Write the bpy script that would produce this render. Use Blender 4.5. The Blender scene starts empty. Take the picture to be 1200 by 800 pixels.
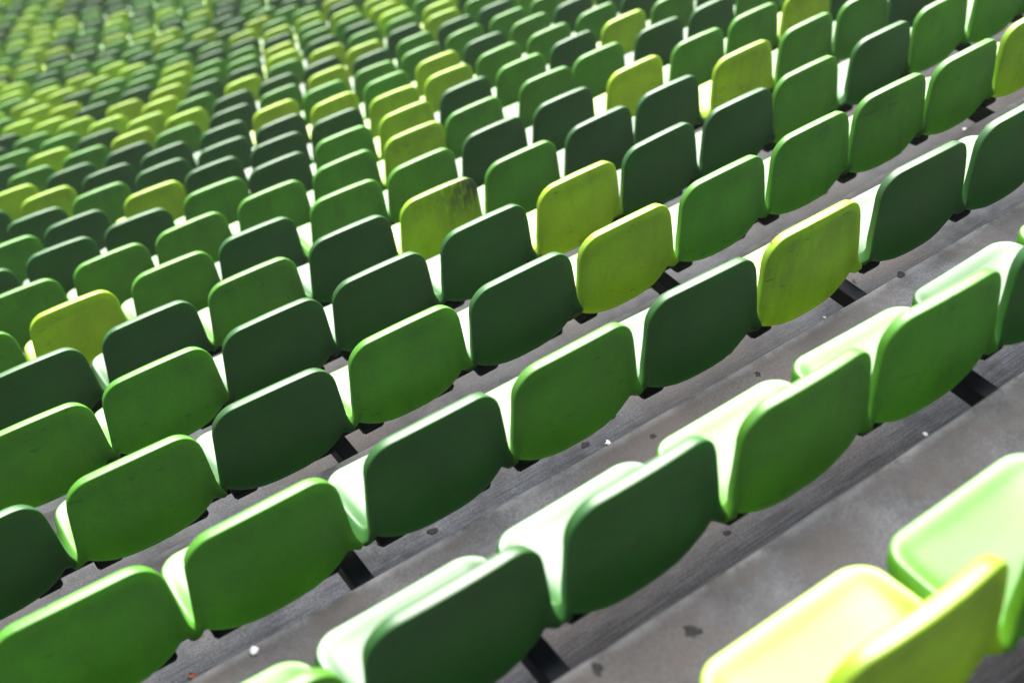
import bpy, bmesh, math, random
from mathutils import Vector, Matrix

random.seed(11)
scn = bpy.context.scene
COL = scn.collection
rad = math.radians
SC = 1.1                      # survey units -> metres (seat pitch 0.55 m)

# ------------------------------------------------------------ stand geometry
CURV = 0.010594134 / SC       # rows are concentric arcs round the pitch
RCAM = 1.0 / CURV             # radius of the arc through the camera
R_FIRST, R_STEP, R_STEP2 = 1.29953 * SC, 0.722967 * SC, -0.0136 * SC
H_STEP, H2, H3 = 0.390676 * SC, 0.047924 * SC, 0.040397 * SC
BACK_H = 0.66 * SC            # top corner of a backrest above its tread
PITCH = 0.5 * SC
EDGE_F, EDGE_B = 0.573 * SC, -0.15 * SC   # tread runs from riser foot to nosing
LAST_ROW = 48

def z_row(i):
    """height of the tread of row i (row 1 = 0)"""
    def f(t): return -t * 10 * H_STEP + H2 * t * t + H3 * t ** 3
    n = i - 1
    if n <= 36: return f(n / 10)
    s = (f(3.6) - f(3.5))
    return f(3.6) + (n - 36) * s
def r_row(i):
    n = i - 1
    return RCAM - (R_FIRST + n * R_STEP + R_STEP2 * (n / 10) ** 2)
def on_row(i, s, fwd=0.0, up=0.0):
    R = r_row(i); th = s / R; q = R - fwd
    return Vector((-RCAM + q * math.cos(th), q * math.sin(th), z_row(i) + up)), th

# ------------------------------------------------------------ camera
YAW, PIT, ROL, FPX = -0.60879046, -0.76420496, -0.00438549, 1482.695
CAM_P = Vector((0, 0, 2.152581 * SC + BACK_H))
fw = Vector((-math.cos(YAW) * math.cos(PIT), -math.sin(YAW) * math.cos(PIT), math.sin(PIT)))
rt = fw.cross(Vector((0, 0, 1))).normalized(); up_ = rt.cross(fw)
rt2 = math.cos(ROL) * rt + math.sin(ROL) * up_
up2 = -math.sin(ROL) * rt + math.cos(ROL) * up_
cd = bpy.data.cameras.new('camera'); cam = bpy.data.objects.new('camera', cd); COL.objects.link(cam)
M = Matrix((rt2, up2, -fw)).transposed().to_4x4(); M.translation = CAM_P
cam.matrix_world = M
cd.sensor_fit = 'HORIZONTAL'; cd.sensor_width = 36.0; cd.lens = 36.0 * FPX / 1200.0
cd.clip_start = 0.05; cd.clip_end = 600
cd.dof.use_dof = True; cd.dof.focus_distance = 4.8; cd.dof.aperture_fstop = 1.3
cd.dof.aperture_blades = 9
scn.camera = cam
def pixel(P):
    q = P - CAM_P; z = q.dot(fw)
    if z < 0.05: return None
    return 600 + FPX * q.dot(rt2) / z, 400 - FPX * q.dot(up2) / z, z

# ------------------------------------------------------------ light
SUN_EL, SUN_AZ = rad(53), rad(34)      # azimuth measured from straight down the stand, + to the right
sun_dir = Vector((-math.cos(SUN_AZ) * math.cos(SUN_EL), math.sin(SUN_AZ) * math.cos(SUN_EL), math.sin(SUN_EL)))
w = bpy.data.worlds.new('World'); scn.world = w; w.use_nodes = True
nt = w.node_tree; nt.nodes.clear()
sky = nt.nodes.new('ShaderNodeTexSky'); sky.sky_type = 'NISHITA'; sky.sun_disc = False
sky.sun_elevation = SUN_EL; sky.sun_rotation = math.atan2(sun_dir.x, sun_dir.y)
sky.air_density = 1.0; sky.dust_density = 2.5
bg = nt.nodes.new('ShaderNodeBackground'); bg.inputs['Strength'].default_value = 0.05
wo = nt.nodes.new('ShaderNodeOutputWorld')
nt.links.new(sky.outputs[0], bg.inputs[0]); nt.links.new(bg.outputs[0], wo.inputs[0])
sd = bpy.data.lights.new('sun', 'SUN'); sd.energy = 5.0; sd.angle = rad(60); sd.color = (1, 0.97, 0.92)
so = bpy.data.objects.new('sun', sd); COL.objects.link(so)
so.rotation_euler = (-sun_dir).to_track_quat('-Z', 'Y').to_euler(); so.location = sun_dir * 30
scn.view_settings.view_transform = 'Standard'; scn.view_settings.look = 'None'
scn.view_settings.gamma = 1; scn.view_settings.exposure = 2.15
scn.view_settings.use_curve_mapping = False
scn.cycles.max_bounces = 8; scn.cycles.transmission_bounces = 5; scn.cycles.diffuse_bounces = 4
scn.render.resolution_x, scn.render.resolution_y = 1024, 682

# ------------------------------------------------------------ helpers
def link(name, me, parent=None, mat=None):
    o = bpy.data.objects.new(name, me); COL.objects.link(o)
    if mat: me.materials.append(mat)
    if parent: o.parent = parent
    return o
def mesh_from(name, verts, faces, smooth=True):
    me = bpy.data.meshes.new(name); me.from_pydata([tuple(v) for v in verts], [], faces)
    if smooth:
        for p in me.polygons: p.use_smooth = True
    return me
def newmat(name):
    m = bpy.data.materials.new(name); m.use_nodes = True
    t = m.node_tree; b = t.nodes['Principled BSDF']
    return m, t, b
def node(t, kind, **kw):
    n = t.nodes.new(kind)
    for k, v in kw.items(): setattr(n, k, v)
    return n
def ramp(t, src, stops):
    r = node(t, 'ShaderNodeValToRGB'); e = r.color_ramp.elements
    while len(e) < len(stops): e.new(0.5)
    for k, (p, c) in enumerate(stops):
        e[k].position = p; e[k].color = (c, c, c, 1) if not isinstance(c, tuple) else c
    t.links.new(src, r.inputs[0]); return r.outputs[0]
def math_(t, op, a, b=None, clamp=False):
    n = node(t, 'ShaderNodeMath', operation=op); n.use_clamp = clamp
    for k, v in enumerate((a, b)):
        if v is None: continue
        if isinstance(v, (int, float)): n.inputs[k].default_value = v
        else: t.links.new(v, n.inputs[k])
    return n.outputs[0]
def mixc(t, f, a, b, mode='MIX'):
    n = node(t, 'ShaderNodeMix', data_type='RGBA', blend_type=mode)
    for k, v in ((0, f), (6, a), (7, b)):
        if isinstance(v, (int, float)): n.inputs[k].default_value = v
        elif isinstance(v, tuple): n.inputs[k].default_value = v
        else: t.links.new(v, n.inputs[k])
    return n.outputs[2]
def noise(t, vec, scale, detail=4, rough=0.55, dim='3D'):
    n = node(t, 'ShaderNodeTexNoise', noise_dimensions=dim)
    n.inputs['Scale'].default_value = scale; n.inputs['Detail'].default_value = detail
    n.inputs['Roughness'].default_value = rough
    t.links.new(vec, n.inputs['Vector']); return n.outputs[0]

# ------------------------------------------------------------ materials
SHADES = {'D': (0.013, 0.090, 0.006), 'M': (0.060, 0.222, 0.004), 'Y': (0.275, 0.44, 0.004)}

def plastic(name, per_object=True, scuffed=False):
    m, t, b = newmat(name)
    tc = node(t, 'ShaderNodeTexCoord'); oi = node(t, 'ShaderNodeObjectInfo')
    if per_object:
        base, seed, co = oi.outputs['Color'], oi.outputs['Alpha'], tc.outputs['Object']
        off = node(t, 'ShaderNodeVectorMath', operation='SCALE')
        cx = node(t, 'ShaderNodeCombineXYZ')
        for k in range(3): t.links.new(seed, cx.inputs[k])
        t.links.new(cx.outputs[0], off.inputs[0]); off.inputs['Scale'].default_value = 37.0
        ad = node(t, 'ShaderNodeVectorMath', operation='ADD')
        t.links.new(co, ad.inputs[0]); t.links.new(off.outputs[0], ad.inputs[1]); vec = ad.outputs[0]
    else:
        at = node(t, 'ShaderNodeAttribute', attribute_name='shade'); base = at.outputs['Color']; vec = tc.outputs['Object']
    # faded / dirty mottling
    n1 = noise(t, vec, 5.0, 5, 0.6)
    c1 = mixc(t, 1.0, base, ramp(t, n1, [(0.3, 0.80), (0.7, 1.14)]), 'MULTIPLY')
    n2 = noise(t, vec, 60.0, 3, 0.7)
    c1 = mixc(t, 1.0, c1, ramp(t, n2, [(0.25, 0.88), (0.6, 1.04)]), 'MULTIPLY')
    # short dark scratches
    mp = node(t, 'ShaderNodeMapping'); t.links.new(vec, mp.inputs[0])
    mp.inputs['Scale'].default_value = (9, 9, 34); mp.inputs['Rotation'].default_value = (0.25, 0.45, 0)
    n3 = noise(t, mp.outputs[0], 1.6, 2, 0.5)
    n4 = noise(t, vec, 3.2, 1, 0.5)
    if scuffed:
        # shoe scuffs: smeared black streaks high on the sitter's right shoulder, a few lower down
        sp = node(t, 'ShaderNodeSeparateXYZ'); t.links.new(tc.outputs['Object'], sp.inputs[0])
        m2 = node(t, 'ShaderNodeMapping'); t.links.new(tc.outputs['Object'], m2.inputs[0])
        m2.inputs['Rotation'].default_value = (0, 0.5, 0); m2.inputs['Scale'].default_value = (46, 1, 9)
        st = noise(t, m2.outputs[0], 1.0, 5, 0.7)
        m3 = node(t, 'ShaderNodeMapping'); t.links.new(tc.outputs['Object'], m3.inputs[0])
        m3.inputs['Rotation'].default_value = (0, 1.0, 0); m3.inputs['Scale'].default_value = (60, 1, 12)
        st2 = noise(t, m3.outputs[0], 1.0, 4, 0.7)
        zone = math_(t, 'MULTIPLY', ramp(t, math_(t, 'ADD', math_(t, 'MULTIPLY', sp.outputs[0], 1.2), 0.5), [(0.38, 0.10), (0.70, 1.0)]),
                     ramp(t, sp.outputs[2], [(0.50, 0.10), (0.66, 1.0)]))
        s3 = math_(t, 'MAXIMUM', ramp(t, st, [(0.44, 0.0), (0.52, 1.0)]), ramp(t, st2, [(0.50, 0.0), (0.56, 1.0)]))
        amt = math_(t, 'MULTIPLY', math_(t, 'MULTIPLY', s3, zone), 0.95, True)
    else:
        s3 = ramp(t, n3, [(0.66, 0.0), (0.71, 1.0)]); s4 = ramp(t, n4, [(0.48, 0.0), (0.60, 1.0)])
        amt = math_(t, 'MULTIPLY', math_(t, 'MULTIPLY', s3, s4), 0.65)
    c1 = mixc(t, amt, c1, (0.02, 0.026, 0.014, 1))
    # rain-washed dirt, denser towards the lower shell
    sz = node(t, 'ShaderNodeSeparateXYZ'); t.links.new(tc.outputs['Object'], sz.inputs[0])
    md = node(t, 'ShaderNodeMapping'); md.inputs['Scale'].default_value = (16, 16, 3.0); t.links.new(vec, md.inputs[0])
    nd = noise(t, md.outputs[0], 1.0, 5, 0.65)
    dirt = math_(t, 'MULTIPLY', ramp(t, nd, [(0.50, 0.0), (0.74, 0.40)]), ramp(t, noise(t, vec, 2.0, 2, 0.5), [(0.35, 0.15), (0.65, 1.0)]))
    c1 = mixc(t, dirt, c1, (0.020, 0.032, 0.010, 1))
    # grime specks
    n5 = noise(t, vec, 22.0, 2, 0.5)
    c1 = mixc(t, ramp(t, n5, [(0.74, 0.0), (0.80, 0.55)]), c1, (0.02, 0.03, 0.015, 1))
    t.links.new(c1, b.inputs['Base Color'])
    rr = ramp(t, n1, [(0.3, 0.40), (0.7, 0.50)])
    t.links.new(rr, b.inputs['Roughness'])
    b.inputs['Specular IOR Level'].default_value = 0.95
    b.inputs['IOR'].default_value = 1.5
    bp_ = node(t, 'ShaderNodeBump'); bp_.inputs['Strength'].default_value = 0.05; bp_.inputs['Distance'].default_value = 0.002
    t.links.new(n2, bp_.inputs['Height']); t.links.new(bp_.outputs[0], b.inputs['Normal'])
    # thin polypropylene lets some daylight through, tinted by its own colour
    gm = node(t, 'ShaderNodeGamma'); gm.inputs[1].default_value = 0.55; t.links.new(c1, gm.inputs[0])
    tr = node(t, 'ShaderNodeBsdfTranslucent'); t.links.new(gm.outputs[0], tr.inputs['Color'])
    mx = node(t, 'ShaderNodeMixShader'); mx.inputs[0].default_value = TRANSLUCENT
    t.links.new(b.outputs[0], mx.inputs[1]); t.links.new(tr.outputs[0], mx.inputs[2])
    t.links.new(mx.outputs[0], t.nodes['Material Output'].inputs['Surface'])
    return m
TRANSLUCENT = 0.26
M_SEAT = plastic('moulded_plastic'); M_SCUFF = plastic('scuffed_plastic', scuffed=True)
M_FAR = plastic('moulded_plastic_far', per_object=False)

def concrete():
    m, t, b = newmat('terrace_concrete')
    uv = node(t, 'ShaderNodeUVMap', uv_map='run'); v = uv.outputs[0]
    sx = node(t, 'ShaderNodeSeparateXYZ'); t.links.new(v, sx.inputs[0])
    # board-marked grain running with the row
    mg = node(t, 'ShaderNodeMapping'); mg.inputs['Scale'].default_value = (5.5, 150, 1); t.links.new(v, mg.inputs[0])
    grain = noise(t, mg.outputs[0], 1.0, 4, 0.6)
    mg2 = node(t, 'ShaderNodeMapping'); mg2.inputs['Scale'].default_value = (9, 30, 1); t.links.new(v, mg2.inputs[0])
    grain2 = noise(t, mg2.outputs[0], 1.0, 3, 0.6)
    blot = noise(t, v, 3.6, 10, 0.74); fine = noise(t, v, 110, 6, 0.85); pit = noise(t, v, 34, 2, 0.5)
    big = noise(t, v, 0.9, 4, 0.6)
    # where the board finish lies: rear half of each tread (v is measured from the riser foot)
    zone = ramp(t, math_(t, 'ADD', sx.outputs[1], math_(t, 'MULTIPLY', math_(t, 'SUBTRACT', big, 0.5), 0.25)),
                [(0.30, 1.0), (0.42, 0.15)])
    c = mixc(t, ramp(t, blot, [(0.38, 0.0), (0.62, 1.0)]), (0.024, 0.0245, 0.026, 1), (0.062, 0.065, 0.071, 1))
    c = mixc(t, ramp(t, big, [(0.42, 0.0), (0.6, 0.8)]), c, (0.040, 0.035, 0.032, 1))
    g = ramp(t, grain, [(0.36, 0.52), (0.60, 1.18)]); g2 = ramp(t, grain2, [(0.3, 0.84), (0.7, 1.1)])
    cg = mixc(t, 1.0, mixc(t, 1.0, c, g, 'MULTIPLY'), g2, 'MULTIPLY')
    c = mixc(t, zone, c, mixc(t, 1.0, cg, (0.92, 0.98, 1.12, 1), 'MULTIPLY'))  # cool cast on the rear strip: skylit shade under the seats, put into the colour
    c = mixc(t, 1.0, c, ramp(t, fine, [(0.36, 0.45), (0.62, 1.35)]), 'MULTIPLY')
    c = mixc(t, ramp(t, pit, [(0.70, 0.0), (0.76, 0.75)]), c, (0.035, 0.034, 0.034, 1))
    vo = node(t, 'ShaderNodeTexVoronoi'); vo.inputs['Scale'].default_value = 55; t.links.new(v, vo.inputs['Vector'])
    pores = math_(t, 'MULTIPLY', ramp(t, vo.outputs['Distance'], [(0.10, 1.0), (0.22, 0.0)]), ramp(t, noise(t, v, 6.0, 3, 0.6), [(0.42, 0.0), (0.58, 0.8)]))
    c = mixc(t, pores, c, (0.018, 0.017, 0.017, 1))
    # brown water staining along the front third of the tread
    st_ = math_(t, 'MULTIPLY', ramp(t, sx.outputs[1], [(0.50, 0.0), (0.74, 1.0)]), ramp(t, noise(t, v, 2.3, 5, 0.65), [(0.44, 0.0), (0.60, 0.75)]))
    c = mixc(t, st_, c, (0.032, 0.028, 0.026, 1))
    # worn, paler nosing
    wear = math_(t, 'MULTIPLY', ramp(t, sx.outputs[1], [(0.80, 0.0), (0.83, 1.0)]), ramp(t, blot, [(0.4, 0.0), (0.6, 0.8)]))
    c = mixc(t, wear, c, (0.11, 0.113, 0.118, 1))
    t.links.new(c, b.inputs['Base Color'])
    b.inputs['Roughness'].default_value = 0.88; b.inputs['Specular IOR Level'].default_value = 0.25
    h = math_(t, 'ADD', math_(t, 'MULTIPLY', math_(t, 'MULTIPLY', grain, zone), 1.0), math_(t, 'MULTIPLY', fine, 0.7))
    bp_ = node(t, 'ShaderNodeBump'); bp_.inputs['Strength'].default_value = 0.5; bp_.inputs['Distance'].default_value = 0.004
    t.links.new(h, bp_.inputs['Height']); t.links.new(bp_.outputs[0], b.inputs['Normal'])
    return m
M_CONC = concrete()

def steel():
    m, t, b = newmat('painted_steel')
    tc = node(t, 'ShaderNodeTexCoord'); n = noise(t, tc.outputs['Object'], 18, 4, 0.6)
    t.links.new(mixc(t, ramp(t, n, [(0.4, 0.0), (0.75, 1.0)]), (0.006, 0.008, 0.011, 1), (0.014, 0.016, 0.019, 1)), b.inputs['Base Color'])
    t.links.new(ramp(t, n, [(0.3, 0.35), (0.7, 0.6)]), b.inputs['Roughness']); b.inputs['Specular IOR Level'].default_value = 0.08
    return m
M_STEEL = steel()

def flat(name, c1, c2, scale, rough=0.8):
    m, t, b = newmat(name)
    tc = node(t, 'ShaderNodeTexCoord'); n = noise(t, tc.outputs['Object'], scale, 4, 0.6)
    t.links.new(mixc(t, ramp(t, n, [(0.35, 0.0), (0.65, 1.0)]), c1 + (1,), c2 + (1,)), b.inputs['Base Color'])
    b.inputs['Roughness'].default_value = rough; b.inputs['Specular IOR Level'].default_value = 0.04
    return m
M_GUM = flat('old_gum', (0.008, 0.008, 0.009), (0.018, 0.018, 0.018), 90, 0.75)
M_PAPER = flat('white_paper', (0.30, 0.30, 0.30), (0.42, 0.42, 0.42), 120, 0.7)
M_LEAF = flat('dry_leaf', (0.07, 0.022, 0.012), (0.13, 0.045, 0.022), 150, 0.7)
M_TURF = flat('turf', (0.045, 0.085, 0.02), (0.07, 0.12, 0.03), 1.2, 0.9)

# ------------------------------------------------------------ terrace (structure)
terrace = bpy.data.objects.new('terrace', None); COL.objects.link(terrace)
terrace['kind'] = 'structure'
def step_mesh(i):
    """tread, rounded nosing and riser of one row, swept along its arc"""
    R = r_row(i); z = z_row(i); zn = z_row(i + 1)
    rn = 0.012
    f1 = R - r_row(i + 1) + EDGE_B            # nosing stands over the next row's riser foot
    prof = [(EDGE_B - 0.04, 0.0)] + [(EDGE_B + (f1 - rn - EDGE_B) * k / 6, 0.0) for k in range(0, 7)]
    prof += [(f1 - rn + rn * math.sin(a), -rn + rn * math.cos(a)) for a in (rad(30), rad(60), rad(90))]
    prof += [(f1, (zn - z) * 0.5), (f1, zn - z - 0.06)]
    s0, s1 = -7.0, 34.0
    near = i < 9
    ds = 0.12 if near else 0.5
    n = int((s1 - s0) / ds)
    vs, fs, uvs = [], [], []
    L = [0.0]
    for a, b_ in zip(prof, prof[1:]): L.append(L[-1] + math.hypot(b_[0] - a[0], b_[1] - a[1]))
    m = len(prof); rng = random.Random(i * 7 + 3)
    run = [0.0] * (n + 1); x = 0.0
    for k in range(n + 1): x = x * 0.7 + rng.uniform(-1, 1) * 0.0016; run[k] = x
    for k in range(n + 1):
        th = (s0 + k * ds) / R
        for q, (f, h) in enumerate(prof):
            j = run[k] if near and 7 <= q <= 9 else 0.0
            if near and 7 <= q <= 9 and rng.random() < 0.05: j -= 0.003
            rr = R - f - j
            vs.append((-RCAM + rr * math.cos(th), rr * math.sin(th), z + h + j * 0.6))
            uvs.append((s0 + k * ds + i * 11.3, L[q] + 0.0))
    for k in range(n):
        for q in range(m - 1):
            a = k * m + q
            fs.append((a, a + 1, a + m + 1, a + m))
    me = mesh_from('step', vs, fs, smooth=False)
    ul = me.uv_layers.new(name='run')
    for lp in me.loops: ul.data[lp.index].uv = uvs[lp.vertex_index]
    for p in me.polygons:
        q = p.index % (m - 1); p.use_smooth = 6 <= q <= 10
    me.flip_normals() if me.polygons[0].normal.z < 0 else None
    return me
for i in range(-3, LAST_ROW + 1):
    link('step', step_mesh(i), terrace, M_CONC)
# the pitch below the stand
zt = z_row(LAST_ROW + 1) - 0.4
bm = bmesh.new()
vv = [bm.verts.new((-150, -90, zt)), bm.verts.new((30, -90, zt)), bm.verts.new((30, 90, zt)), bm.verts.new((-150, 90, zt))]
bm.faces.new(vv); me = bpy.data.meshes.new('ground'); bm.to_mesh(me); bm.free()
g = link('ground', me, None, M_TURF); g['kind'] = 'structure'

# ------------------------------------------------------------ seat shell
def catmull(P, t):
    n = len(P) - 1; x = min(max(t, 0), 1) * n; k = min(int(x), n - 1); u = x - k
    def g(i): return P[min(max(i, 0), n)]
    a, b_, c, d = g(k - 1), g(k), g(k + 1), g(k + 2)
    return tuple(0.5 * ((2 * q1) + (-q0 + q2) * u + (2 * q0 - 5 * q1 + 4 * q2 - q3) * u * u + (-q0 + 3 * q1 - 3 * q2 + q3) * u ** 3)
                 for q0, q1, q2, q3 in zip(a, b_, c, d))
#            mid y   mid z  side y  side z  half width
CTRL = [(-0.020, 0.696, 0.002, 0.670, 0.211),
        (-0.028, 0.628, -0.005, 0.612, 0.213),
        (-0.036, 0.545, -0.013, 0.547, 0.219),
        (-0.042, 0.465, -0.020, 0.480, 0.225),
        (-0.046, 0.385, -0.023, 0.424, 0.230),
        (-0.042, 0.322, -0.010, 0.382, 0.233),
        (-0.006, 0.292, 0.034, 0.357, 0.235),
        ( 0.076, 0.303, 0.108, 0.345, 0.235),
        ( 0.165, 0.313, 0.185, 0.338, 0.233),
        ( 0.242, 0.324, 0.245, 0.334, 0.229),
        ( 0.278, 0.323, 0.276, 0.329, 0.224)]
SPLIT_T = 0.46
def shell(us, es_top, n_mid, es_front, bridge=4):
    """closed moulded shell: front skin, back skin with a thick square rim, rounded edge"""
    N = 400
    tab = [catmull(CTRL, k / N) for k in range(N + 1)]
    L = [0.0]
    for a, b_ in zip(tab, tab[1:]): L.append(L[-1] + math.hypot(b_[2] - a[2], b_[3] - a[3]))
    T = L[-1]
    def at(dist):
        if dist <= 0: return [p + (p - q) * (-dist / L[1]) for p, q in zip(tab[0], tab[1])], 0.0
        if dist >= T: return [q + (q - p) * ((dist - T) / (T - L[-2])) for p, q in zip(tab[-2], tab[-1])], 1.0
        lo, hi = 0, N
        while hi - lo > 1:
            mid = (lo + hi) // 2
            if L[mid] <= dist: lo = mid
            else: hi = mid
        u = (dist - L[lo]) / max(L[hi] - L[lo], 1e-9)
        return [p + (q - p) * u for p, q in zip(tab[lo], tab[hi])], (lo + u) / N
    def S(x, d):                                    # smooth skin, independent of the outline
        (ym, zm, ys, zs, hw), _ = at(d)
        gg = min(abs(x) / hw, 1.05) ** (2.1 + 0.9 * min(max(d / 0.12, 0), 1))
        return Vector((x, ym + (ys - ym) * gg, zm + (zs - zm) * gg))
    def nrm(x, d):
        e = 0.004
        n = (S(x + e, d) - S(x - e, d)).cross(S(x, d - e) - S(x, d + e))
        n.normalize()
        return n if (n.y + n.z) > 0 else -n
    d0, d1 = es_top[-1], T - es_front[-1]
    dist = list(es_top) + [d0 + (d1 - d0) * k / n_mid for k in range(1, n_mid)] + [T - e for e in reversed(es_front)]
    rt_, rf = 0.074, 0.060
    def half(d):
        hw0 = at(d)[0][4]
        for e, r in ((d, rt_), (T - d, rf)):
            if e < r: hw0 = hw0 - r + math.sqrt(max(r * r - (r - e) ** 2, 0))
        return hw0
    def edge(x, d):                                 # distance to the rounded outline
        hw0 = at(d)[0][4]; out = min(hw0 - abs(x), d, T - d)
        for e, r in ((d, rt_), (T - d, rf)):
            qx, qd = abs(x) - (hw0 - r), r - e
            if qx > 0 and qd > 0: out = min(out, r - math.hypot(qx, qd))
        return max(out, 0.0)
    verts, tv, xd = [], [], []
    nv, nu = len(dist), len(us)
    fi = [[0] * nu for _ in range(nv)]; bi = [[0] * nu for _ in range(nv)]
    for a, d in enumerate(dist):
        hw = half(d); t = at(d)[1]
        for b_, u in enumerate(us):
            x = u * hw; p = S(x, d); n = nrm(x, d); e = edge(x, d)
            pw = min(max((t - 0.36) / 0.22, 0), 1); pw = pw * pw * (3 - 2 * pw)     # 0 on the back, 1 on the pan
            k = min(max(1 - (e - 0.004) / (0.016 + 0.026 * pw), 0), 1); k = k * k * (3 - 2 * k)
            th = 0.0055 + (0.031 - 0.024 * pw) * k
            fi[a][b_] = len(verts); verts.append(p + n * (th - 0.0055)); tv.append(t)
            k2 = min(max(1 - (e - 0.006) / 0.014, 0), 1); k2 = k2 * k2 * (3 - 2 * k2)
            p2 = min(max((t - 0.36) / 0.14, 0), 1); p2 = p2 * p2 * (3 - 2 * p2)
            bi[a][b_] = len(verts); verts.append(p - n * (0.0055 + 0.034 * p2 * k2)); tv.append(t)   # skirt under the pan's edge
    faces = []
    for a in range(nv - 1):
        for b_ in range(nu - 1):
            faces.append((fi[a][b_], fi[a][b_ + 1], fi[a + 1][b_ + 1], fi[a + 1][b_]))
            faces.append((bi[a][b_], bi[a + 1][b_], bi[a + 1][b_ + 1], bi[a][b_ + 1]))
    loop = [(0, b_) for b_ in range(nu)] + [(a, nu - 1) for a in range(1, nv)] + [(nv - 1, b_) for b_ in range(nu - 2, -1, -1)] + [(a, 0) for a in range(nv - 2, 0, -1)]
    rings = []
    cen_d = {a: min(max(dist[a], 0.11), T - 0.09) for a in range(nv)}
    for k, (a, b_) in enumerate(loop):
        f = verts[fi[a][b_]]; bk = verts[bi[a][b_]]
        pa = loop[k - 1]; pb = loop[(k + 1) % len(loop)]
        tan = verts[fi[pb[0]][pb[1]]] - verts[fi[pa[0]][pa[1]]]
        h = (f - bk) / 2; c = (f + bk) / 2; r_ = h.length
        o = tan.cross(h).normalized()
        inner = S(f.x * 0.6, cen_d[a])
        if o.dot(f - inner) < 0: o = -o
        if o.z > 0.5 and tv[fi[a][b_]] < 0.2: o = (o + Vector((0, -0.28, 0.25)) * o.z).normalized()   # top lip lies level
        ring = [fi[a][b_]]
        prof = [(0.93, 0.45), (0.72, 0.86), (0.25, 1.0), (-0.45, 1.0), (-0.86, 0.92), (-0.985, 0.62)] if bridge > 2 else [(0.7, 0.9), (-0.85, 0.9)]
        for cc, hh in prof:
            ring.append(len(verts)); verts.append(c + h * cc + o * 0.0075 * hh); tv.append(at(dist[a])[1])
        ring.append(bi[a][b_]); rings.append(ring)
    for k in range(len(rings)):
        A, B = rings[k], rings[(k + 1) % len(rings)]
        for m_ in range(len(A) - 1): faces.append((A[m_], B[m_], B[m_ + 1], A[m_ + 1]))
    verts = [v * SC for v in verts]
    me = mesh_from('shell', verts, faces)
    bm = bmesh.new(); bm.from_mesh(me); bmesh.ops.recalc_face_normals(bm, faces=bm.faces); bm.to_mesh(me); bm.free()
    me.update()
    return me, tv
def split_shell(me, tv, name):
    """one moulding, told apart as backrest and seat pan; shared normals keep the joint invisible"""
    nor = [v.vector.copy() for v in me.vertex_normals]
    out = []
    for part, test in (('backrest', lambda t: t < SPLIT_T), ('seat_pan', lambda t: t >= SPLIT_T)):
        fs = [tuple(p.vertices) for p in me.polygons if test(sum(tv[v] for v in p.vertices) / len(p.vertices))]
        use = sorted({v for f in fs for v in f}); ix = {v: k for k, v in enumerate(use)}
        m2 = mesh_from(part + name, [me.vertices[v].co for v in use], [tuple(ix[v] for v in f) for f in fs])
        m2.normals_split_custom_set_from_vertices([nor[v] for v in use])
        out.append(m2)
    return out
U = [0, .22, .42, .60, .74, .82, .87, .905, .935, .96, .981, 1.0]
US = [-u for u in reversed(U[1:])] + U
full, tv = shell(US, [0, .0015, .004, .0075, .011, .015, .022, .034, .050, .074], 18, [0, .0015, .004, .0075, .011, .015, .024, .034, .044, .060])
ME_BACK, ME_PAN = split_shell(full, tv, '')
for m_ in (ME_BACK, ME_PAN): m_.materials.append(M_SEAT)
ME_BACK_S = ME_BACK.copy(); ME_BACK_S.materials.clear(); ME_BACK_S.materials.append(M_SCUFF)
FARU = [0, .45, .80, .93, 1.0]
FAR, _ = shell([-u for u in reversed(FARU[1:])] + FARU, [0, .006, .02, .07], 5, [0, .02, .06], bridge=2)

def box(bm, c, d, bev=0.0):
    r = bmesh.ops.create_cube(bm, size=1.0)
    for v in r['verts']: v.co = Vector((v.co.x * d[0] + c[0], v.co.y * d[1] + c[1], v.co.z * d[2] + c[2]))
    if bev:
        ed = list({e for v in r['verts'] for e in v.link_edges})
        bmesh.ops.bevel(bm, geom=ed, offset=bev, segments=2, affect='EDGES', profile=0.6)
def foot_mesh():
    """steel shoe between the rail and the shell's underside, with a bolt head"""
    bm = bmesh.new()
    vs = []
    for z, yb, yf, hx in ((0.244, 0.020, 0.150, 0.034), (0.256, 0.006, 0.150, 0.042), (0.278, 0.006, 0.145, 0.046)):
        vs.append([bm.verts.new((x * SC, y * SC, z * SC)) for x, y in ((-hx, yb), (hx, yb), (hx, yf), (-hx, yf))])
    for a, b_ in zip(vs, vs[1:]):
        for k in range(4): bm.faces.new((a[k], a[(k + 1) % 4], b_[(k + 1) % 4], b_[k]))
    bm.faces.new(vs[0][::-1]); bm.faces.new(vs[-1])
    bmesh.ops.bevel(bm, geom=list(bm.edges), offset=0.005, segments=2, affect='EDGES')
    me = bpy.data.meshes.new('foot'); bm.to_mesh(me); bm.free(); me.materials.append(M_STEEL); return me
ME_FOOT = foot_mesh()

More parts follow.
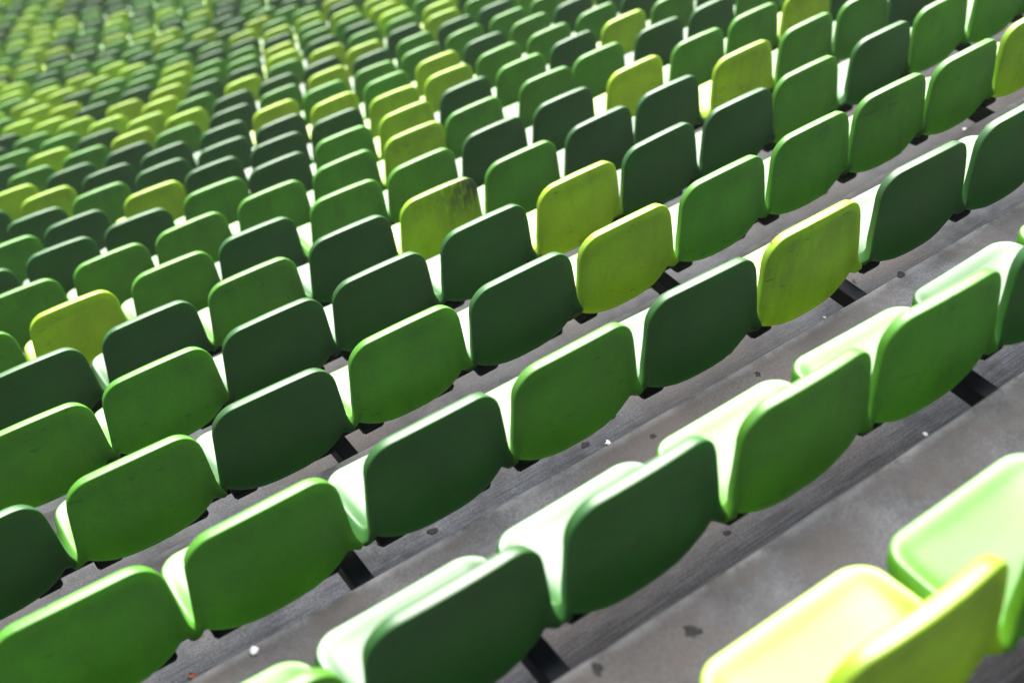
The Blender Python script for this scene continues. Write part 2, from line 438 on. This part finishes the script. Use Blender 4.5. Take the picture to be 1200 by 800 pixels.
# ------------------------------------------------------------ where the seats stand (arc length of each seat along its row)
KNOWN = {
 0: (0, [1.43]),
 1: (0, [0.459, 0.959, 1.464, 1.966, 2.467]),
 2: (0, [0.327, 0.824, 1.345, 1.83, 2.329, 2.811, 3.358]),
 3: (0, [0.185, 0.684, 1.174, 1.674, 2.18, 2.65, 3.149, 3.646, 4.127, 4.604]),
 4: (0, [0.523, 1.01, 1.486, 1.977, 2.493, 2.999, 3.49, 3.98, 4.447, 4.994]),
 5: (0, [0.687, 1.197, 1.699, 2.208, 2.71, 3.213, 3.724, 4.205, 4.789, 5.283]),
 6: (0, [1.035, 1.548, 2.024, 2.557, 3.043, 3.538, 4.047, 4.612, 5.133]),
 7: (0, [0.925, 1.435, 1.92, 2.43, 2.926, 3.423, 3.887, 4.47, 4.942, 5.482]),
 8: (-1, [0.819, 1.322, 1.817, 2.337, 2.801]),
 9: (0, [1.139, 1.601, 2.146, 2.611]),
 10: (0, [1.484, 1.977, 2.467, 2.966]),
 11: (0, [1.211, 1.742, 2.239, 2.737, 3.256]),
 12: (0, [1.609, 2.121, 2.639, 3.107, 3.623]),
 13: (0, [1.922, 2.438, 2.899, 3.441, 3.938]),
 14: (0, [1.765, 2.261, 2.762, 3.273, 3.817, 4.352]),
 15: (0, [2.07, 2.562, 3.071, 3.662, 4.187, 4.676]),
 16: (0, [1.945, 2.436, 2.922, 3.482, 4.0, 4.496, 4.972]),
 17: (0, [2.245, 2.807, 3.317, 3.852, 4.347, 4.814, 5.275]),
 18: (0, [2.598, 3.172, 3.692, 4.169, 4.658, 5.127, 5.595]),
 19: (0, [2.989, 3.532, 3.996, 4.454, 4.935, 5.416, 5.9]),
 20: (0, [3.027, 3.505, 4.004, 4.507, 4.996, 5.456, 5.951]),
 21: (0, [2.979, 3.473, 3.952, 4.452, 4.897]),
 22: (0, [3.13, 3.636, 4.105, 4.547, 5.007]),
 23: (0, [3.34, 3.858, 4.319]), 24: (0, [3.219, 3.72, 4.202, 4.652]), 25: (0, [3.389, 3.888, 4.388]),
 26: (0, [3.572, 4.047, 4.577]), 27: (0, [3.815, 4.343, 4.849]), 28: (0, [4.205, 4.686, 5.164]),
 29: (0, [4.41, 4.895, 5.376]), 30: (0, [4.128, 4.605, 5.067, 5.575])}
COLOURS = {0: (0, 'YM'), 1: (0, 'MDDMMD'), 2: (0, 'MMDMDYDD'), 3: (0, 'DMDMDYMMMMY'), 4: (0, 'MMDDDYDDMDMM'),
 5: (0, 'DDMDYMDDYMMD'), 6: (-1, 'MYMDMMDDYMMYD'), 7: (0, 'MMMMMYMMMDDM'), 8: (-1, 'DDDMDMYDMDYM'), 9: (0, 'MDYDDDYYMMM'),
 10: (0, 'DMDDDYMYDMD'), 11: (0, 'DYDDDYMMMMM'), 12: (0, 'YDDMDMYDMDD'), 13: (0, 'MMYYDDDYDYM'), 14: (0, 'DYDYMYMYMMY'),
 15: (0, 'MMYYDDYDDYM'), 16: (0, 'DMYYYMMYMMY'), 17: (0, 'DYDDYMMDMY'), 18: (0, 'YYMMYDDYYD'), 19: (0, 'YDMMMMYMMY'),
 20: (0, 'YYYYMDDYMD'), 21: (0, 'MYYYDMYDM'), 22: (0, 'YMDMMYMD'), 23: (0, 'YDMDMYM'), 24: (0, 'YMMDMYD'), 25: (0, 'DYDMYMM'),
 26: (0, 'YMYDMMY'), 27: (0, 'MYDMYDM'), 28: (0, 'MYMDYM'), 29: (0, 'YYYMDM'), 30: (0, 'MMYYMD')}
seats = []
rng = random.Random(5)
ph = 4.128
for i in range(0, LAST_ROW + 1):
    if i in KNOWN: j0, ss = KNOWN[i]
    else:
        ph += rng.choice((0.19, 0.31, 0.24, -0.16)); j0, ss = 0, [ph]
    pos = {j0 + k: s for k, s in enumerate(ss)}
    a, b_ = j0, j0 + len(ss) - 1
    for k in range(1, 40): pos[a - k] = pos[a - k + 1] - 0.5 - rng.uniform(-.006, .006)
    for k in range(1, 60): pos[b_ + k] = pos[b_ + k - 1] + 0.5 + rng.uniform(-.006, .006)
    c0, cs = COLOURS.get(i, (0, ''))
    for j, s in pos.items():
        shade = cs[j - c0] if 0 <= j - c0 < len(cs) else rng.choice('DDDMMMMYYY')
        sc = (s - 0.194) * SC                      # seat centre
        if not -6.5 < sc < 32: continue
        P, th = on_row(i, sc, 0.0, 0.0)
        best = None
        ok = 0
        for dx in (-.24, .24):
            for (y, z) in ((0, 0.30), (0, 0.69), (0.27, 0.34)):
                Q, _ = on_row(i, sc + dx * SC, y * SC, z * SC)
                px = pixel(Q)
                if px is None: continue
                best = px[2] if best is None else min(best, px[2])
                if 0 <= px[0] <= 1200 and 0 <= px[1] <= 800: ok = 2
                elif -330 <= px[0] <= 1530 and -120 <= px[1] <= 1000 and ok < 1: ok = 1
        if i == 0 and (j < 0): ok = 0
        if ok: seats.append(dict(row=i, col=j, s=sc, shade=shade, P=P, th=th, vis=ok == 2, dist=best))
vis = sorted([q for q in seats if q['vis']], key=lambda q: q['dist'])
single = vis[:300]; rest = vis[300:] + [q for q in seats if not q['vis']]
print('seats in view', len(vis), 'singles down to row', max(q['row'] for q in single), 'rest', len(rest))

# ------------------------------------------------------------ individual seats
ORD = ['topmost', 'second', 'third', 'fourth', 'fifth', 'sixth', 'seventh', 'eighth', 'ninth', 'tenth', 'eleventh', 'twelfth',
       'thirteenth', 'fourteenth', 'fifteenth', 'sixteenth', 'seventeenth', 'eighteenth', 'nineteenth', 'twentieth']
for t_ in ('twenty', 'thirty', 'forty'):
    if t_ != 'twenty': ORD.append(t_[:-1] + 'ieth')
    ORD += [t_ + '-' + u for u in ('first', 'second', 'third', 'fourth', 'fifth', 'sixth', 'seventh', 'eighth', 'ninth')]
WORD = {'D': 'dark green', 'M': 'mid green', 'Y': 'lime'}
byrc = {(q['row'], q['col']): q for q in seats}
def label(q):
    r_, c_ = q['row'], q['col']
    if (r_, c_) == (5, 4): return 'lime plastic seat with heavy black scuff scratches across its backrest'
    if (r_, c_) == (0, 0): return 'big lime plastic seat in the topmost row, pale pan fully open to view'
    L_ = byrc.get((r_, c_ - 1)); R_ = byrc.get((r_, c_ + 1))
    txt = '%s seat, %s row down' % (WORD[q['shade']], ORD[r_])
    nb = [WORD[x['shade']] for x in (L_, R_) if x]
    if len(nb) == 2:
        txt += ' between two %s' % nb[0] if nb[0] == nb[1] else ', %s left, %s right' % tuple(nb)
    elif nb: txt += ' beside a %s seat' % nb[0]
    return txt
NUM = ['', 'next', 'two', 'three', 'four', 'five', 'six', 'seven', 'eight', 'nine', 'ten']
def to_lime(q):
    r_, c_ = q['row'], q['col']
    for k in range(2, 11):
        for sg, wd in ((-1, 'right'), (1, 'left')):
            x = byrc.get((r_, c_ + sg * k))
            if x and x['shade'] == 'Y': return ', %s %s of lime' % (NUM[k], wd)
    return ''
LAB = {}
for q in single: LAB.setdefault(label(q), []).append(q)
for lb, qs in LAB.items():
    for q in qs: q['label'] = lb + (to_lime(q) if len(qs) > 1 else '')
def jitter(c, r):
    k = r.uniform(0.90, 1.10)
    return (min(c[0] * k * r.uniform(.92, 1.08), 1), min(c[1] * k, 1), c[2] * k * r.uniform(.85, 1.15))
rs = random.Random(77)
for q in single:
    root = bpy.data.objects.new('stadium_seat', None); COL.objects.link(root)
    root.empty_display_size = 0.2
    root.location = q['P']; root.rotation_euler = (rs.gauss(0, .009), rs.gauss(0, .007), q['th'] + math.pi / 2 + rs.gauss(0, .012))
    root['label'] = q['label']; root['category'] = 'seat'; root['group'] = 'plastic seats in the curved stadium rows'
    c = jitter(SHADES[q['shade']], rs); seed = rs.random()
    sc_ = (q['row'], q['col']) == (5, 4)
    parts = [('backrest', ME_BACK_S if sc_ else ME_BACK, 0), ('seat_pan', ME_PAN, 0)]
    if q['row'] <= 6: parts += [('foot', ME_FOOT, -0.15), ('foot', ME_FOOT, 0.15)]
    for nm, me_, dx in parts:
        o = bpy.data.objects.new(nm, me_); COL.objects.link(o); o.parent = root
        o.location = (dx * SC, 0, 0); o.color = (c[0], c[1], c[2], seed)

# the remaining seats: one mass
fv = [v.co.copy() for v in FAR.vertices]; ff = [tuple(p.vertices) for p in FAR.polygons]
V, Fc, C = [], [], []
for q in rest:
    m4 = Matrix.Translation(q['P']) @ Matrix.Rotation(q['th'] + math.pi / 2, 4, 'Z')
    n0 = len(V); V += [tuple(m4 @ v) for v in fv]; Fc += [tuple(x + n0 for x in f) for f in ff]
    c = jitter(SHADES[q['shade']], rs); C += [(c[0], c[1], c[2], 1.0)] * len(fv)
me = mesh_from('far_seats', V, Fc)
ca = me.color_attributes.new('shade', 'FLOAT_COLOR', 'POINT')
ca.data.foreach_set('color', [x for c in C for x in c])
o = link('stadium_seats', me, None, M_FAR); o['kind'] = 'stuff'
o['label'] = 'mass of distant green and lime plastic stadium seats far down the stand'; o['category'] = 'seats'
o['group'] = 'plastic seats in the curved stadium rows'

# ------------------------------------------------------------ steel rails under the rows
ARMS = {1: [0.98, 2.5], 2: [0.86, 2.88, -0.7], 3: [1.2, 2.70, -0.3], 4: [0.55, 2.5, 4.5], 5: [0.71, 2.7, 4.25], 6: [1.55, 3.55, 5.6]}
def beam(s0, s1, i):
    vs, fs = [], []; y0, y1, z0, z1 = [v * SC for v in (0.090, 0.140, 0.205, 0.247)]
    n = max(2, int((s1 - s0) / 0.3))
    for k in range(n + 1):
        s = s0 + (s1 - s0) * k / n
        for (y, z) in ((y0, z0), (y1, z0), (y1, z1), (y0, z1)): vs.append(on_row(i, s, y, z)[0])
    for k in range(n):
        for q in range(4): fs.append((k * 4 + q, k * 4 + (q + 1) % 4, k * 4 + 4 + (q + 1) % 4, k * 4 + 4 + q))
    fs += [(3, 2, 1, 0), tuple(n * 4 + q for q in range(4))]
    return vs, fs
def rail_for(i, s0, s1):
    root = bpy.data.objects.new('seat_rail', None); COL.objects.link(root)
    B, th = on_row(i, (s0 + s1) / 2); root.location = B
    root['label'] = 'black steel rail on short arms carrying the seats of the %s row' % ORD[i]
    root['category'] = 'rail'; root['group'] = 'steel rails under the seat rows'
    vs, fs = beam(s0, s1, i)
    me = mesh_from('beam', [v - B for v in vs], fs, smooth=False)
    link('beam', me, root, M_STEEL)
    arms = [a * SC for a in ARMS.get(i, [0.4 + rs.random() + 1.8 * k for k in range(4)])]
    x = max(arms) + 2.0 * SC
    while x < s1 - .2: arms.append(x); x += 2.0 * SC
    for a in arms:
        if not s0 + .1 < a < s1 - .1: continue
        A, tha = on_row(i, a)
        bm = bmesh.new()
        yb, yf = EDGE_B + 0.012, 0.088 * SC
        box(bm, (0, (yb + yf) / 2, 0.226 * SC), (0.062 * SC, yf - yb, 0.065 * SC), 0.008)
        bp2 = bmesh.new()
        box(bp2, (0, EDGE_B + 0.008, 0.222 * SC), (0.12 * SC, 0.012, 0.15 * SC), 0.002)
        pair = []
        for nm, b2 in (('support_arm', bm), ('base_plate', bp2)):
            bmesh.ops.rotate(b2, verts=b2.verts, cent=(0, 0, 0), matrix=Matrix.Rotation(tha + math.pi / 2, 3, 'Z'))
            bmesh.ops.translate(b2, verts=b2.verts, vec=A - B)
            me = bpy.data.meshes.new(nm); b2.to_mesh(me); b2.free()
            pair.append(link(nm, me, pair[0] if pair else root, M_STEEL))
for i in range(0, 9):
    ss = [q['s'] for q in seats if q['row'] == i]
    rail_for(i, min(ss) - 0.2, max(ss) + 0.2)

# ------------------------------------------------------------ litter on the treads
def on_tread(px, py, i):
    d = fw + rt2 * (px - 600) / FPX + up2 * (400 - py) / FPX
    return CAM_P + d * ((z_row(i) - CAM_P.z) / d.z)
def disc(name, P, r, h, mat, seed, label_, cat, group=None, jag=0.25, sx=1.4):
    rg = random.Random(seed); n = 14
    ang = rg.random() * 6.28
    ring = []
    for k in range(n):
        a = 2 * math.pi * k / n; q = r * (1 + rg.uniform(-jag, jag))
        ring.append((q * sx * math.cos(a), q * math.sin(a)))
    ca_, sa = math.cos(ang), math.sin(ang)
    rot = lambda x, y: (x * ca_ - y * sa, x * sa + y * ca_)
    vs = [rot(x, y) + (0.0005,) for x, y in ring] + [rot(x * .8, y * .8) + (h * rg.uniform(.7, 1.0),) for x, y in ring] + [(0, 0, h)]
    fs = [(k, (k + 1) % n, n + (k + 1) % n, n + k) for k in range(n)] + [(n + k, n + (k + 1) % n, 2 * n) for k in range(n)]
    fs.append(tuple(range(n - 1, -1, -1)))
    o = link(name, mesh_from(name, vs, fs), None, mat); o.location = P
    o['label'] = label_; o['category'] = cat
    if group: o['group'] = group
def leaf(P, L_, seed, label_):
    rg = random.Random(seed); vs, fs = [], []
    n = 6
    for k in range(n + 1):
        t = k / n; w_ = L_ * 0.34 * math.sin(math.pi * min(max(t, .03), .97)) ; c = 0.004 + L_ * .22 * t * t
        for u in (-1, 0, 1): vs.append((t * L_, u * w_, c + abs(u) * L_ * .14 + rg.uniform(0, .0015)))
    for k in range(n):
        for u in range(2): a = k * 3 + u; fs.append((a, a + 1, a + 4, a + 3))
    m_ = len(vs); vs += [(x, y, z - 0.0015) for x, y, z in vs]; fs += [tuple(v + m_ for v in f[::-1]) for f in fs]
    o = link('dry_leaf', mesh_from('dry_leaf', vs, fs), None, M_LEAF); o.location = P; o.rotation_euler.z = rg.random() * 6
    o['label'] = label_; o['category'] = 'leaf'; o['group'] = 'litter on the concrete treads'
GUM = [(1056, 322, 1, .014, 'largest round black gum spot on the concrete before the second row'),
       (811, 739, 0, .016, 'oval black gum spot on the topmost bare tread before the lime seat'),
       (700, 783, 0, .013, 'small black gum spot near the step edge of the topmost tread'),
       (1193, 446, 0, .011, 'tiny black gum spot far along the topmost tread'),
       (508, 622, 2, .015, 'round black gum spot behind a third-row seat beside the step edge'),
       (448, 636, 2, .012, 'black gum spot close behind a third-row seat foot'),
       (686, 521, 2, .013, 'black gum spot beside a white paper scrap'),
       (765, 511, 1, .010, 'small gum spot on the second tread beside a seat pan'),
       (852, 624, 1, .010, 'faint gum spot behind the second row of seats'),
       (888, 438, 1, .009, 'gum spot on a rough grey tread before the second row')]
for k, (x, y, i, r_, lb) in enumerate(GUM):
    disc('gum_spot', on_tread(x, y, i), r_ * 1.05, 0.0008, M_GUM, k, lb, 'gum', 'litter on the concrete treads', .28, 1.35)
PAP = [(713, 520, 2, .011, 'crumpled white paper scrap lying on the step edge behind the third row'),
       (298, 762, 1, .012, 'white paper pellet on the brown tread before the second row'),
       (966, 372, 1, .005, 'tiny white crumb on the step edge under the lime seat'),
       (1084, 509, 0, .006, 'white crumb on the topmost step edge'),
       (1131, 154, 3, .016, 'twisted white scrap behind a fourth-row seat')]
for k, (x, y, i, r_, lb) in enumerate(PAP):
    disc('paper_scrap', on_tread(x, y, i), r_, r_ * .7, M_PAPER, 40 + k, lb, 'paper', 'litter on the concrete treads', .35, 1.5)
leaf(on_tread(222, 790, 2), 0.032, 3, 'curled reddish brown leaf bit on the tread behind the third row')
leaf(on_tread(887, 391, 2), 0.020, 5, 'small brown leaf bit under the third row')
leaf(on_tread(998, 329, 2), 0.018, 8, 'dark brown leaf bit by a black support arm')

# ------------------------------------------------------------ added thin volume, its pale veil standing in for lens flare
bm = bmesh.new()
zt0, zt1 = zt - 1.0, CAM_P.z + 1.2
bmesh.ops.create_cube(bm, size=1.0)
for v in bm.verts: v.co = Vector((-60 + v.co.x * 184, v.co.y * 184, (zt0 + zt1) / 2 + v.co.z * (zt1 - zt0)))
me = bpy.data.meshes.new('flare_veil'); bm.to_mesh(me); bm.free()
hz = link('flare_veil', me); hz['kind'] = 'stuff'
hz['label'] = 'added thin pale volume over the whole stand, standing in for lens flare'; hz['category'] = 'flare_veil'
m = bpy.data.materials.new('flare_volume'); m.use_nodes = True; t = m.node_tree; t.nodes.clear()
pv = t.nodes.new('ShaderNodeVolumePrincipled'); out = t.nodes.new('ShaderNodeOutputMaterial')
pv.inputs['Color'].default_value = (0.93, 0.98, 0.90, 1); pv.inputs['Density'].default_value = 0.0009
pv.inputs['Anisotropy'].default_value = 0.35
t.links.new(pv.outputs[0], out.inputs['Volume']); me.materials.append(m)
